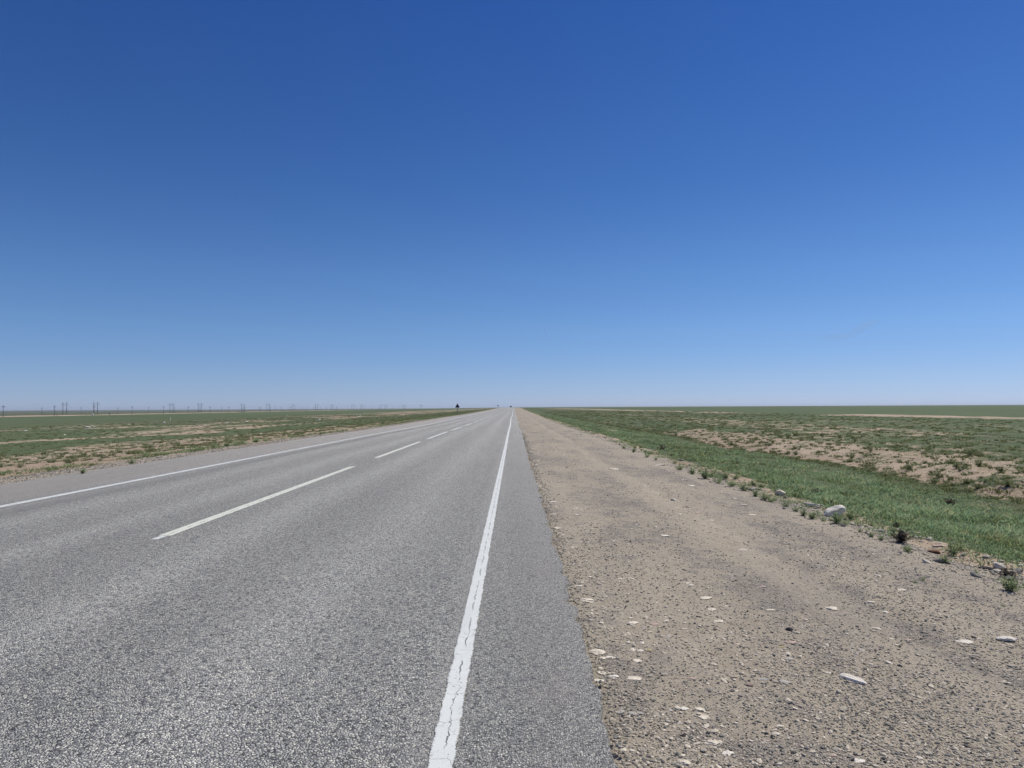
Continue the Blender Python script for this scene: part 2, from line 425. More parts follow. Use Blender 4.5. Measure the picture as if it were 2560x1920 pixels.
def mat_gravel():
    t = NT("dusty gravel bed")
    p = t.pos()
    big = t.noise(t.pos((0.9, 0.28, 1)), 1.0, 5, 0.62); mid = t.noise(p, 4.0, 4, 0.6); fine = t.noise(p, 60.0, 4, 0.7)
    dust = t.ramp(t.math('ADD', t.math('MULTIPLY', mid, 0.6), t.math('MULTIPLY', fine, 0.4)),
                  [(0.3, (0.305, 0.258, 0.190)), (0.5, (0.382, 0.330, 0.248)), (0.7, (0.460, 0.402, 0.308))])
    c1, h1 = chips(t, p, 75.0, [(0, (0.13, 0.125, 0.125)), (0.4, (0.27, 0.255, 0.235)), (0.75, (0.43, 0.385, 0.325)), (1, (0.60, 0.54, 0.46))], (0.13, 0.11, 0.088))
    gm = t.step(t.math('ADD', big, t.math('MULTIPLY', t.math('SUBTRACT', mid, 0.5), 0.8)), 0.42, 0.66, 0.12, 0.70)
    sx = t.n("ShaderNodeSeparateXYZ"); t.put(sx.inputs[0], p)
    xw = t.math('ADD', sx.outputs[0], t.math('MULTIPLY', t.math('SUBTRACT', t.noise(t.pos((0, 0.09, 0)), 1.0, 2), 0.5), 0.9))
    def rut(c0, w):
        return t.step(t.math('ABSOLUTE', t.math('SUBTRACT', xw, c0)), w * 0.4, w, 1.0, 0.0)
    ruts = t.math('MULTIPLY', t.math('MAXIMUM', rut(2.35, 0.34), rut(3.95, 0.30)), 0.42)
    gm = t.math('MULTIPLY', gm, t.math('SUBTRACT', 1.0, ruts))
    dust = t.mix(t.math('MULTIPLY', ruts, 0.35), dust, (0.43, 0.37, 0.28))
    peb = t.voro(p, 42.0)
    pm = t.math('MULTIPLY', t.math('LESS_THAN', peb.outputs["Distance"], 0.23), t.math('GREATER_THAN', t.math('SUBTRACT', t.noise(p, 17.0, 2), t.math('MULTIPLY', ruts, 0.12)), 0.47))
    sp = t.n("ShaderNodeSeparateColor"); t.put(sp.inputs[0], peb.outputs["Color"])
    pc = t.ramp(sp.outputs[0], [(0, (0.09, 0.082, 0.072)), (0.5, (0.20, 0.18, 0.155)), (0.8, (0.36, 0.31, 0.25)), (1, (0.60, 0.53, 0.44))])
    col = t.mix(gm, dust, c1)
    col = t.mix(pm, col, pc)
    h = t.math('ADD', t.math('MULTIPLY', h1, gm), t.math('ADD', t.math('MULTIPLY', fine, 0.8), t.math('MULTIPLY', pm, 0.7)))
    return t.done(t.bsdf(col, 0.92, t.bump(h, 0.010, 1.0, t.bump(mid, 0.05, 0.6)), 0.15))

def mat_stone(name, c, var=0.22):
    t = NT(name)
    p = t.objpos()
    n = t.noise(p, 9.0, 5, 0.65); f = t.noise(p, 60.0, 3)
    a = tuple(q * (1 - var) for q in c); b = tuple(min(1, q * (1 + var)) for q in c)
    col = t.mix(t.step(n, 0.3, 0.7), a, b)
    col = t.mix(t.step(f, 0.58, 0.75, 0, 0.4), col, tuple(q * 0.5 for q in c))
    return t.done(t.bsdf(col, 0.9, t.bump(t.math('ADD', n, t.math('MULTIPLY', f, 0.4)), 0.02, 0.8), 0.2))

def mat_loose():
    t = NT("loose chippings")
    tint = t.attr("tint")
    c = t.ramp(tint, [(0.0, (0.07, 0.07, 0.065)), (0.25, (0.17, 0.165, 0.145)), (0.5, (0.29, 0.27, 0.225)), (0.72, (0.42, 0.37, 0.28)), (0.9, (0.60, 0.53, 0.41)), (1.0, (0.74, 0.66, 0.53))])
    return t.done(t.bsdf(c, 0.85, None, 0.25))

def mat_leaf(name, stops, trans=0.30, up=1.4):
    t = NT(name)
    c = t.ramp(t.attr("tint"), stops)
    g = t.n("ShaderNodeNewGeometry"); ad = t.n("ShaderNodeVectorMath", operation='ADD'); t.put(ad.inputs[0], g.outputs["Normal"]); ad.inputs[1].default_value = (0, 0, up)
    nm = t.n("ShaderNodeVectorMath", operation='NORMALIZE'); t.put(nm.inputs[0], ad.outputs[0])
    d = t.n("ShaderNodeBsdfDiffuse"); t.put(d.inputs[0], c); t.put(d.inputs["Normal"], nm.outputs[0])
    tr = t.n("ShaderNodeBsdfTranslucent"); t.put(tr.inputs[0], t.mix(0.5, c, (0.16, 0.20, 0.05)))
    mx = t.n("ShaderNodeMixShader"); mx.inputs[0].default_value = trans
    t.t.links.new(d.outputs[0], mx.inputs[1]); t.t.links.new(tr.outputs[0], mx.inputs[2])
    return t.done(mx.outputs[0])

def mat_plain(name, c, rough=0.7, metal=0.0, var=0.15, sc=3.0):
    t = NT(name)
    n = t.noise(t.objpos(), sc, 4)
    return t.done(t.bsdf(t.mix(n, tuple(q * (1 - var) for q in c), tuple(min(1, q * (1 + var)) for q in c)), rough, None, 0.3, metal))

M_GROUND = mat_ground(); M_ROAD = mat_road(); M_WHITE = mat_line(); M_CREAM = mat_line(True); M_GRAVEL = mat_gravel(); M_LOOSE = mat_loose()
M_PALE = mat_stone("pale limestone", (0.68, 0.61, 0.48)); M_PINK = mat_stone("pinkish stone", (0.50, 0.385, 0.31)); M_SLATE = mat_stone("grey stone", (0.38, 0.37, 0.335))
M_OCHRE = mat_stone("ochre stone", (0.50, 0.41, 0.20)); M_BROWN = mat_stone("rusty brown stone", (0.19, 0.105, 0.065)); M_DARK = mat_stone("dark stone", (0.085, 0.075, 0.07)); M_WROCK = mat_stone("white weathered stone", (0.74, 0.685, 0.58), 0.14)
M_GRASS = mat_leaf("blue green grass", [(0, (0.160, 0.165, 0.078)), (0.3, (0.235, 0.330, 0.165)), (0.62, (0.280, 0.440, 0.255)), (0.85, (0.40, 0.44, 0.24)), (1, (0.58, 0.51, 0.31))], 0.34, 2.4)
M_SCRUB = mat_leaf("dark scrub leaves", [(0, (0.100, 0.105, 0.056)), (0.4, (0.180, 0.205, 0.108)), (0.75, (0.255, 0.285, 0.160)), (1, (0.34, 0.31, 0.20))], 0.35, 2.0)
M_HERB = mat_leaf("herb leaves", [(0, (0.130, 0.165, 0.080)), (0.4, (0.250, 0.330, 0.170)), (0.75, (0.330, 0.410, 0.230)), (1, (0.48, 0.45, 0.28))], 0.34, 2.4)
M_TWIG = mat_leaf("dry twigs", [(0, (0.07, 0.055, 0.045)), (0.6, (0.15, 0.12, 0.095)), (1, (0.28, 0.22, 0.16))], 0.05)

# ---------------------------------------------------------------- ground, road, shoulders
def build_ground():
    t = np.linspace(-np.arcsinh(9000 / 8.0), np.arcsinh(9000 / 8.0), 960)
    xs = 8.0 * np.sinh(t)
    ys = np.concatenate([np.linspace(-40, 0, 14)[:-1], np.linspace(0, 5, 14)[:-1], np.geomspace(5, 14000, 720)])
    X, Y = np.meshgrid(xs, ys)
    Z = ground_z(X, Y)
    sd_, dr = cover(X, Y)
    V = np.stack([X, Y, Z], -1).reshape(-1, 3)
    me = mesh_np("ground", V, grid_faces(len(xs), len(ys)), M_GROUND, {"sand": sd_.ravel(), "dry": dr.ravel()}, True)
    return tag(link("ground", me), kind="structure")
build_ground()

def rows():
    return np.concatenate([np.linspace(-12, 2, 40)[:-1], np.geomspace(2, 1500, 1700)])

def build_road():
    ys = rows()
    u = np.concatenate([[0.0], np.linspace(0.002, 0.9975, 42), [1.0]])
    fade = 1 - sstep(40, 120, ys)
    xr = 0.455 + (fbm(0 * ys, ys, 0.22, 61, 4) - 0.5) * 0.11 * fade + (fbm(0 * ys, ys, 6, 63, 2) - 0.5) * 0.10
    xl = -10.0 + (fbm(0 * ys, ys, 0.6, 65, 3) - 0.5) * 0.16
    X = xl[:, None] + (xr - xl)[:, None] * u[None, :]
    Y = np.repeat(ys[:, None], len(u), 1)
    Z = road_z(X, Y)
    Z[:, 0] -= 0.10; Z[:, -1] -= 0.09                      # broken edge of the asphalt drops to the gravel
    X[:, 0] -= 0.03
    me = mesh_np("road", np.stack([X, Y, Z], -1).reshape(-1, 3), grid_faces(len(u), len(ys)), M_ROAD, None, False)
    return tag(link("road", me), kind="structure")
ROAD = build_road()

def wobble(y):
    return 0.030 * np.sin(y * 0.11 + 1.0) * sstep(25, 60, y) + 0.05 * np.sin(y * 0.055 + 0.6) * sstep(40, 90, y)

def stripe(name, xc, ys, mat, w=0.104, wob=True):
    u = np.array([-0.5, -0.25, 0, 0.25, 0.5]) * w
    fade = 1 - sstep(20, 60, ys)
    c = xc + (wobble(ys) if wob else 0 * ys)
    l = (vn(0 * ys, ys, 0.05, 71 + xc) - 0.5) * 0.010 * fade; r = (vn(0 * ys, ys, 0.05, 73 + xc) - 0.5) * 0.010 * fade
    X = c[:, None] + u[None, :]
    X[:, 0] += l; X[:, -1] += r
    Y = np.repeat(ys[:, None], 5, 1)
    Z = road_z(X, Y) + 0.004
    A = np.repeat(u[None, :] * (0.104 / w), len(ys), 0)
    me = mesh_np(name, np.stack([X, Y, Z], -1).reshape(-1, 3), grid_faces(5, len(ys)), mat, {"across": A.ravel()})
    return link(name, me, ROAD)
EY = np.concatenate([np.arange(-12, 2, 0.5), np.geomspace(2, 1400, 2200)])
stripe("edge_line", -0.297, EY, M_WHITE)
stripe("edge_line", -7.50, EY, M_WHITE, 0.17)
for k in range(10):
    y0 = 7.72 + 11.84 * k
    n = 260 if k < 2 else 40
    stripe("centre_dash", CX, np.linspace(y0, y0 + 9.0, n), M_CREAM if k < 2 else M_WHITE, 0.145, False)
# worn remains of paint before the first dash
stripe("worn_dash_end", CX, np.linspace(7.50, 7.71, 20), M_WHITE, 0.075, False)

def build_shoulder():
    ys = rows()[30:]
    xs = np.concatenate([np.linspace(0.30, 0.60, 10)[:-1], np.linspace(0.60, 6.2, 90)])
    X, Y = np.meshgrid(xs, ys)
    me = mesh_np("gravel_shoulder", np.stack([X, Y, shoulder_z(X, Y)], -1).reshape(-1, 3), grid_faces(len(xs), len(ys)), M_GRAVEL, None, True)
    tag(link("gravel_shoulder", me), kind="structure")
    xs = np.linspace(-13.4, -9.7, 30); ys = rows()[30::3]
    X, Y = np.meshgrid(xs, ys)
    me = mesh_np("gravel_verge", np.stack([X, Y, verge_z(X, Y)], -1).reshape(-1, 3), grid_faces(len(xs), len(ys)), M_GRAVEL, None, True)
    tag(link("gravel_verge", me), kind="structure")
build_shoulder()

# ---------------------------------------------------------------- stones
def ico(sub):
    import bmesh
    bm = bmesh.new(); bmesh.ops.create_icosphere(bm, subdivisions=sub, radius=1.0)
    bm.verts.ensure_lookup_table()
    V = np.array([v.co[:] for v in bm.verts]); T = np.array([[v.index for v in f.verts] for f in bm.faces])
    bm.free(); return V, T

def stone_shape(sub, seed, sx=1.0, sy=0.7, sz=0.4, rough=0.25, cuts=5):
    """a pebble or slab: a sphere with flats knocked off it, squashed; rests on z = 0 with a third buried"""
    V, T = ico(sub); r = np.random.default_rng(seed)
    for _ in range(cuts):
        n = r.normal(size=3); n /= np.linalg.norm(n); c = r.uniform(0.55, 0.85)
        d = V @ n; V = V - np.outer(np.maximum(d - c, 0), n)
    f = 1 + rough * (vn(V[:, 0] * 1.0 + V[:, 2], V[:, 1] + 0.7 * V[:, 2], 0.6, seed) - 0.5) + rough * 0.5 * (vn(V[:, 0] + 3, V[:, 1] + V[:, 2], 0.25, seed + 1) - 0.5)
    V = V * f[:, None] * np.array([sx, sy, sz])
    return V, T

def stone_mesh(name, seed, mat, sx, sy, sz, sub=3, rough=0.25, cuts=6, sink=0.35):
    V, T = stone_shape(sub, seed, sx, sy, sz, rough, cuts)
    V[:, 2] += sz * (1 - 2 * sink)
    return mesh_np(name, V, T, mat, None, sub < 3)

GS = "pale stones lying on the gravel shoulder"
def stone(u, v, wpx, mat, label=None, ang=0.0, asp=0.62, flat=0.25, rough=0.25, cuts=6, sink=0.35, name="stone", group=None, tilt=(0, 0), cat="stone"):
    p = at(u, v)
    s = wpx / F * p.y / 2.0
    me = stone_mesh(name, int(u * 7 + v), mat, s, s * asp, s * flat, 3, rough, cuts, sink)
    o = link(name, me, None, p)
    o.rotation_euler = (tilt[0], tilt[1], ang)
    return tag(o, label, cat, group)

# the big ones, one by one
stone(2088, 1291, 64, M_WROCK, "largest boulder, a white humped block at the grassy edge of the gravel", 0.35, 0.6, 0.44, 0.30, 8, 0.05, "boulder", None, (0.0, -0.22), "boulder")
stone(2027, 1266, 42, M_PALE, "long cream slab lying left of the white boulder at the gravel edge", -0.5, 0.5, 0.26, 0.15, 9, 0.05, "stone_slab", None, (0, 0.06), "slab")
stone(1951, 1236, 28, M_PALE, "round pitted rock half sunk in grass, farthest of the edge rocks", 0.2, 0.8, 0.62, 0.4, 6, 0.25, "rock", None, (0, 0), "rock")
stone(2268, 1290, 21, M_PALE, "lone pale rock out in the green grass slope", 0.3, 0.7, 0.48, 0.35, 7, 0.3, "rock", None, (0, 0), "rock")
stone(2496, 1420, 34, M_PALE, "upright pale rock leaning in grass near the right frame edge", -0.6, 0.6, 0.62, 0.3, 8, 0.25, "rock", None, (0.1, 0.35), "rock")
stone(2540, 1430, 28, M_PALE, "flat pale slab in grass beside the right frame edge", -0.5, 0.5, 0.2, 0.2, 8, 0.25, "stone_slab", None, (0, 0), "slab")
stone(2334, 1382, 30, M_BROWN, "rusty brown rock on the sandy ledge below the grass", -0.3, 0.6, 0.42, 0.3, 8, 0.25, "rock", None, (0, 0), "rock")
stone(2352, 1366, 34, M_PINK, "flat pinkish slab just above the rusty brown rock", -0.3, 0.6, 0.2, 0.3, 7, 0.35, "stone_slab", None, (0, 0), "slab")
stone(2465, 1424, 36, M_DARK, "dark brown rock casting a black shadow on the ledge", -0.55, 0.55, 0.36, 0.3, 7, 0.3, "rock", None, (0, 0), "rock")
stone(2131, 1700, 82, M_WROCK, "long white finger shaped stone slanting on the near gravel", -0.95, 0.34, 0.16, 0.2, 6, 0.25, "stone", None, (0, 0.02))
stone(2516, 1602, 44, M_WROCK, "thick whitish stone with dark underside near the right frame edge", -0.25, 0.5, 0.34, 0.25, 7, 0.15)
stone(1975, 1576, 20, M_DARK, "black sided stone tilted in the middle of the gravel", -0.6, 0.6, 0.5, 0.25, 7, 0.25)
stone(1990, 1582, 19, M_PALE, "small cream stone touching the black sided one", -0.5, 0.5, 0.25, 0.25, 7, 0.3)
stone(1978, 1606, 34, M_PINK, "pinkish flat stone below the black sided stone", -0.1, 0.5, 0.14, 0.2, 8, 0.35)
stone(1952, 1617, 17, M_OCHRE, "orange tinted pebble left of the pinkish flat stone", 0.1, 0.5, 0.2, 0.2, 6, 0.35)
stone(1584, 1696, 39, M_PALE, "large cream stone split by a groove near the asphalt edge", -0.35, 0.75, 0.16, 0.25, 6, 0.35)
stone(1623, 1627, 17, M_OCHRE, "yellow pebble on the gravel above the large cream stone", 0, 0.6, 0.3, 0.2, 6, 0.25)
stone(1908, 1698, 28, M_SLATE, "smooth light grey stone, rounder than the pale ones", 0.0, 0.55, 0.13, 0.1, 4, 0.35)
stone(1780, 1858, 40, M_PALE, "wide lumpy white stone low in the middle of the gravel", 0.1, 0.6, 0.18, 0.5, 6, 0.3)
stone(1708, 1908, 37, M_PALE, "pale round topped stone touching the bottom frame edge", -0.1, 0.75, 0.24, 0.3, 6, 0.3)
stone(1777, 1828, 44, M_PINK, "thin slanting pink sliver beside the wide lumpy stone", -1.0, 0.18, 0.08, 0.2, 5, 0.3)
stone(1684, 1252, 18, M_PALE, "cream lump standing proud on the far gravel", 0.1, 0.6, 0.42, 0.2, 6, 0.2)
# mid sized pale stones, indistinguishable at a glance
MID = [(1532, 1692, 25), (1501, 1702, 23), (1508, 1682, 24), (1501, 1670, 15), (1527, 1643, 19), (1507, 1646, 17), (1495, 1631, 34), (1592, 1652, 22), (1600, 1626, 14), (1577, 1559, 33),
       (1468, 1501, 34), (1476, 1506, 16), (1446, 1465, 17), (1763, 1496, 29), (1780, 1524, 20), (1798, 1553, 22), (1708, 1773, 21), (1749, 1774, 27), (1755, 1792, 30), (1650, 1787, 15),
       (1820, 1883, 27), (1559, 1874, 13), (2078, 1522, 27), (1927, 1526, 20), (2214, 1531, 14), (2192, 1572, 18), (2228, 1597, 12), (2240, 1613, 14), (2415, 1605, 32), (2496, 1551, 12),
       (2069, 1682, 17), (2169, 1783, 14), (2149, 1903, 22), (2179, 1506, 20), (1535, 1174, 26), (1611, 1215, 10), (1711, 1200, 12), (1726, 1215, 19), (1834, 1247, 13), (1653, 1163, 20),
       (1640, 1165, 12), (1880, 1287, 17), (1862, 1263, 16), (1856, 1374, 21), (1661, 1340, 23), (1441, 1271, 13), (1456, 1274, 9), (1442, 1288, 13), (1383, 1255, 16), (1344, 1153, 13),
       (1339, 1162, 10), (1348, 1216, 10), (1388, 1287, 16), (1392, 1321, 18), (1405, 1336, 16), (1718, 1458, 14), (1728, 1463, 12), (1700, 1286, 13), (1776, 1301, 13), (1552, 1447, 12), (2099, 1244 + 60, 14), (2255, 1475, 18), (2195, 1440, 16), (2110, 1395, 14)]
MIDP = [(1636, 1561, 24), (1730, 1697, 19), (2082, 1888, 20), (1743, 1282, 17), (1570, 1461, 14), (2270, 1600, 16), (1840, 1610, 16), (1905, 1467, 18)]
for i, (u, v, w) in enumerate(MID):
    stone(u, v, w * 1.3, M_PALE if i % 4 else M_WROCK, "pale flattish stone pressed into the beige gravel shoulder", random.uniform(-0.6, 0.6), random.uniform(0.6, 0.9), random.uniform(0.12, 0.22), 0.38, 10, 0.35, "stone", GS)
for u, v, w in MIDP:
    stone(u, v, w * 1.25, M_PINK, "pinkish stone pressed into the beige gravel shoulder", random.uniform(-0.6, 0.6), 0.6, 0.18, 0.3, 6, 0.35, "stone", "pinkish stones lying on the gravel shoulder")
# scattered pebbles: copies of a few shapes
protos = [stone_mesh("pebble", 900 + k, [M_PALE, M_PALE, M_WROCK, M_PALE, M_PINK, M_SLATE, M_DARK][k % 7], 1.0, 0.55 + 0.06 * (k % 5), 0.16 + 0.04 * (k % 4), 2, 0.35, 9, 0.3) for k in range(14)]
plab = {0: ("small pale pebble on the gravel between road and grass", "small pale pebbles on the shoulder"), 4: ("small pinkish pebble on the gravel between road and grass", "small pinkish pebbles on the shoulder"),
        5: ("small grey pebble on the gravel between road and grass", "small grey pebbles on the shoulder"), 6: ("small dark pebble on the gravel between road and grass", "small dark pebbles on the shoulder")}
cnt = 0
while cnt < 225:
    v = random.uniform(1110, 1915)
    dy = v - 1016
    ul, ur = 1284 + 0.34 * dy, 1284 + 2.95 * dy
    # a litter of pale stones follows the asphalt edge, the rest is scattered
    u = ul + abs(random.gauss(0, 0.10)) * dy if random.random() < 0.35 else random.uniform(ul, min(ur, 2555))
    p = at(u, v)
    if not 0.5 < p.x < 4.9: continue
    k = random.randrange(14)
    o = link("pebble", protos[k], None, p)
    s = random.choice((0.7, 0.9, 1.1, 1.3)) * random.uniform(0.010, 0.021) * (1 + 0.10 * p.y)
    if k % 7 >= 5: s *= 0.55
    o.scale = (s, s, s * 0.9); o.rotation_euler = (random.uniform(-0.2, 0.2), random.uniform(-0.2, 0.2), random.uniform(0, 6.28))
    l, g = plab.get(k % 7, plab[0])
    tag(o, l, "pebble", g)
    cnt += 1

def scatter_stones(name, P, size, tint, flat=0.55):
    """many small chippings as one mesh"""
    base = [stone_shape(1, 500 + k, 1, 0.75, flat, 0.3, 3) for k in range(5)]
    Vs, Ts, As = [], [], []
    off = 0
    which = RNG.integers(0, 5, len(P))
    for k in range(5):
        idx = np.where(which == k)[0]
        if not len(idx): continue
        V, T = base[k]
        a = RNG.uniform(0, 6.283, len(idx)); c, s = np.cos(a), np.sin(a)
        tx = RNG.normal(0, 0.3, len(idx))
        x = V[None, :, 0] * c[:, None] - V[None, :, 1] * s[:, None]
        y = V[None, :, 0] * s[:, None] + V[None, :, 1] * c[:, None]
        z = V[None, :, 2] + V[None, :, 0] * tx[:, None]
        W = np.stack([x, y, z], -1) * size[idx][:, None, None] + P[idx][:, None, :]
        W[:, :, 2] += (size[idx] * flat * 0.35)[:, None]
        Vs.append(W.reshape(-1, 3)); As.append(np.repeat(tint[idx], len(V)))
        Ts.append((T[None] + (off + np.arange(len(idx)) * len(V))[:, None, None]).reshape(-1, 3))
        off += len(idx) * len(V)
    me = mesh_np(name, np.concatenate(Vs), np.concatenate(Ts), M_LOOSE, {"tint": np.concatenate(As)})
    return tag(link(name, me), kind="stuff")

def screen_pts(n, v0, v1, x0, x1, zf, power=1.0):
    """points on the land between x0 and x1, as dense in y as the picture resolves"""
    v = v0 + (v1 - v0) * RNG.uniform(0, 1, n) ** power
    y = F * EYE / (v - 1017)
    y = y * (1 + RNG.uniform(-0.02, 0.02, n))
    x = RNG.uniform(x0, x1, n)
    return x, y

def build_gravel():
    n = 90000
    x, y = screen_pts(n, 1050, 1960, 0.42, 4.9, None, 0.62)
    ok = x / y < 0.80
    x, y = x[ok], y[ok]
    patch = fbm(x * 0.9, y * 0.28, 1.0, 41, 3)
    track = np.exp(-((x - 2.35) / 0.3) ** 2) + np.exp(-((x - 3.95) / 0.28) ** 2)
    keep = RNG.uniform(0, 1, len(x)) < np.clip(0.36 + 2.2 * (patch - 0.42) - 0.35 * track, 0.10, 1)
    x, y, patch = x[keep], y[keep], patch[keep]
    size = np.clip(RNG.lognormal(math.log(0.0045), 0.42, len(x)), 0.003, 0.012) * (1 + 0.045 * y)
    tint = np.clip(RNG.beta(2.9, 1.9, len(x)) + 0.06 * (0.5 - patch), 0, 1)
    tint = np.where(RNG.uniform(0, 1, len(x)) < 0.10, RNG.uniform(0.85, 1, len(x)), tint)
    z = np.maximum(shoulder_z(x, y), ground_z(x, y))
    scatter_stones("gravel", np.stack([x, y, z], -1), size, tint)
    n = 1900                                                  # crumbs broken off the edge of the asphalt
    y = 2.5 * (40 / 2.5) ** RNG.uniform(0, 1, n); x = 0.455 + (fbm(0 * y, y, 0.22, 61, 4) - 0.5) * 0.11 + np.abs(RNG.normal(0, 0.085, n)) - 0.02
    P = np.stack([x, y, np.maximum(shoulder_z(x, y), np.where(x < 0.44, road_z(x, y), -1))], -1)
    scatter_stones("asphalt_crumbs", P, RNG.uniform(0.004, 0.011, n) * (1 + 0.04 * y), np.clip(RNG.normal(0.60, 0.16, n), 0.2, 0.98))
    n = 5200                                                  # pale chips of limestone all over the shoulder
    x, y = screen_pts(n, 1035, 1960, 0.5, 4.9, None, 0.9)
    x = np.where(RNG.uniform(0, 1, n) < 0.28, 0.5 + np.abs(RNG.normal(0, 0.32, n)), x)
    ok = (x / y < 0.8) & (fbm(x, y * 0.5, 0.8, 47, 2) > 0.44)
    x, y = x[ok], y[ok]
    P = np.stack([x, y, np.maximum(shoulder_z(x, y), ground_z(x, y))], -1)
    scatter_stones("limestone_chips", P, np.clip(RNG.lognormal(math.log(0.0062), 0.45, len(x)), 0.004, 0.02) * (1 + 0.06 * y), RNG.uniform(0.80, 1.0, len(x)), 0.35)
    n = 2600                                                  # pale clods and rubble on the sandy lip of the shoulder
    y = 6 * (90 / 6) ** RNG.uniform(0, 1, n); x = 4.75 + RNG.normal(0, 0.34, n)
    ok = (x > 3.9) & (x < 5.9) & (x / y < 0.8) & (fbm(x, y, 0.9, 43, 2) > 0.42)
    x, y = x[ok], y[ok]
    P = np.stack([x, y, top_z_np(x, y)], -1)
    scatter_stones("rubble", P, np.clip(RNG.lognormal(math.log(0.014), 0.55, len(x)), 0.006, 0.055) * (1 + 0.01 * y), np.clip(RNG.beta(4, 1.6, len(x)), 0, 0.97))
    n = 5000
    y = F * EYE / RNG.uniform(12, 200, n); x = RNG.uniform(-12.6, -9.9, n)
    P = np.stack([x, y, np.maximum(verge_z(x, y), ground_z(x, y))], -1)
    scatter_stones("verge_gravel", P, RNG.uniform(0.006, 0.02, n) * (1 + 0.02 * y), RNG.beta(2, 1.6, n))
build_gravel()

# ---------------------------------------------------------------- plants
def blades(P, n, h, spread, lean, width, tint, seed=0, tip=0.12):
    """n bent blades round every point of P; h, spread, width, tint are per point"""
    m = len(P); r = np.random.default_rng(seed + 11)
    a = r.uniform(0, 6.283, (m, n)); rad = spread[:, None] * np.sqrt(r.uniform(0, 1, (m, n)))
    H = h[:, None] * r.uniform(0.45, 1.0, (m, n)); L = lean * H * r.uniform(0.2, 1.0, (m, n))
    b = a + r.normal(0, 0.6, (m, n))
    bx = P[:, None, 0] + rad * np.cos(a); by = P[:, None, 1] + rad * np.sin(a); bz = np.repeat(P[:, None, 2] - 0.01, n, 1)
    w = width[:, None] * r.uniform(0.6, 1.3, (m, n)); f = r.uniform(0, 6.283, (m, n))
    wx, wy = np.cos(f) * w / 2, np.sin(f) * w / 2
    mx, my, mz = bx + 0.35 * L * np.cos(b), by + 0.35 * L * np.sin(b), bz + 0.62 * H
    tx, ty, tz = bx + L * np.cos(b), by + L * np.sin(b), bz + H
    V = np.stack([np.stack([bx - wx * .6, by - wy * .6, bz], -1), np.stack([bx + wx * .6, by + wy * .6, bz], -1),
                  np.stack([mx + wx, my + wy, mz], -1), np.stack([mx - wx, my - wy, mz], -1),
                  np.stack([tx + wx * tip, ty + wy * tip, tz], -1), np.stack([tx - wx * tip, ty - wy * tip, tz], -1)], -2)
    k = m * n
    V = V.reshape(-1, 3)
    o = (np.arange(k) * 6)[:, None]
    T = np.concatenate([o + np.array([0, 1, 2, 3]), o + np.array([3, 2, 4, 5])])
    A = np.clip(tint[:, None] + r.normal(0, 0.14, (m, n)), 0, 1)
    return V, T, np.repeat(A.reshape(-1), 6)

def leafy(seed, n_stem, h, r0, leaf, n_leaf, t0, t1):
    """a small herb or shrub: stems fanned out of one root, leaves along them -> V, T(quads), tint"""
    r = np.random.default_rng(seed)
    V, T, A = [], [], []
    def quad(p, q, w, t):
        d = q - p; s = np.cross(d, r.normal(size=3)); s = s / (np.linalg.norm(s) + 1e-9) * w
        i = len(V); V.extend([p - s * .4, p + s * .4, (p + q) / 2 + s, q]); 
        T.append([i, i + 1, i + 2, i + 3]); A.extend([t] * 4)
    for _ in range(n_stem):
        a = r.uniform(0, 6.283); lean = r.uniform(0.1, 1.0); hh = h * r.uniform(0.55, 1.0) * (1 - 0.35 * lean)
        top = np.array([math.cos(a) * r0 * lean, math.sin(a) * r0 * lean, hh])
        root = np.array([math.cos(a) * r0 * 0.15 * lean, math.sin(a) * r0 * 0.15 * lean, -0.01])
        for k in range(3):
            p = root + (top - root) * k / 3; q = root + (top - root) * (k + 1) / 3
            quad(p, q, 0.0035, t0 * 0.6)
        for k in range(n_leaf):
            f = r.uniform(0.15, 1.0); p = root + (top - root) * f + r.normal(0, 0.012, 3)
            d = r.normal(size=3); d[2] = abs(d[2]) * 0.8; d /= np.linalg.norm(d)
            quad(p, p + d * leaf * r.uniform(0.6, 1.3), leaf * 0.22, np.clip(t0 + (t1 - t0) * f + r.normal(0, 0.12), 0, 1))
    return np.array(V), np.array(T), np.array(A)

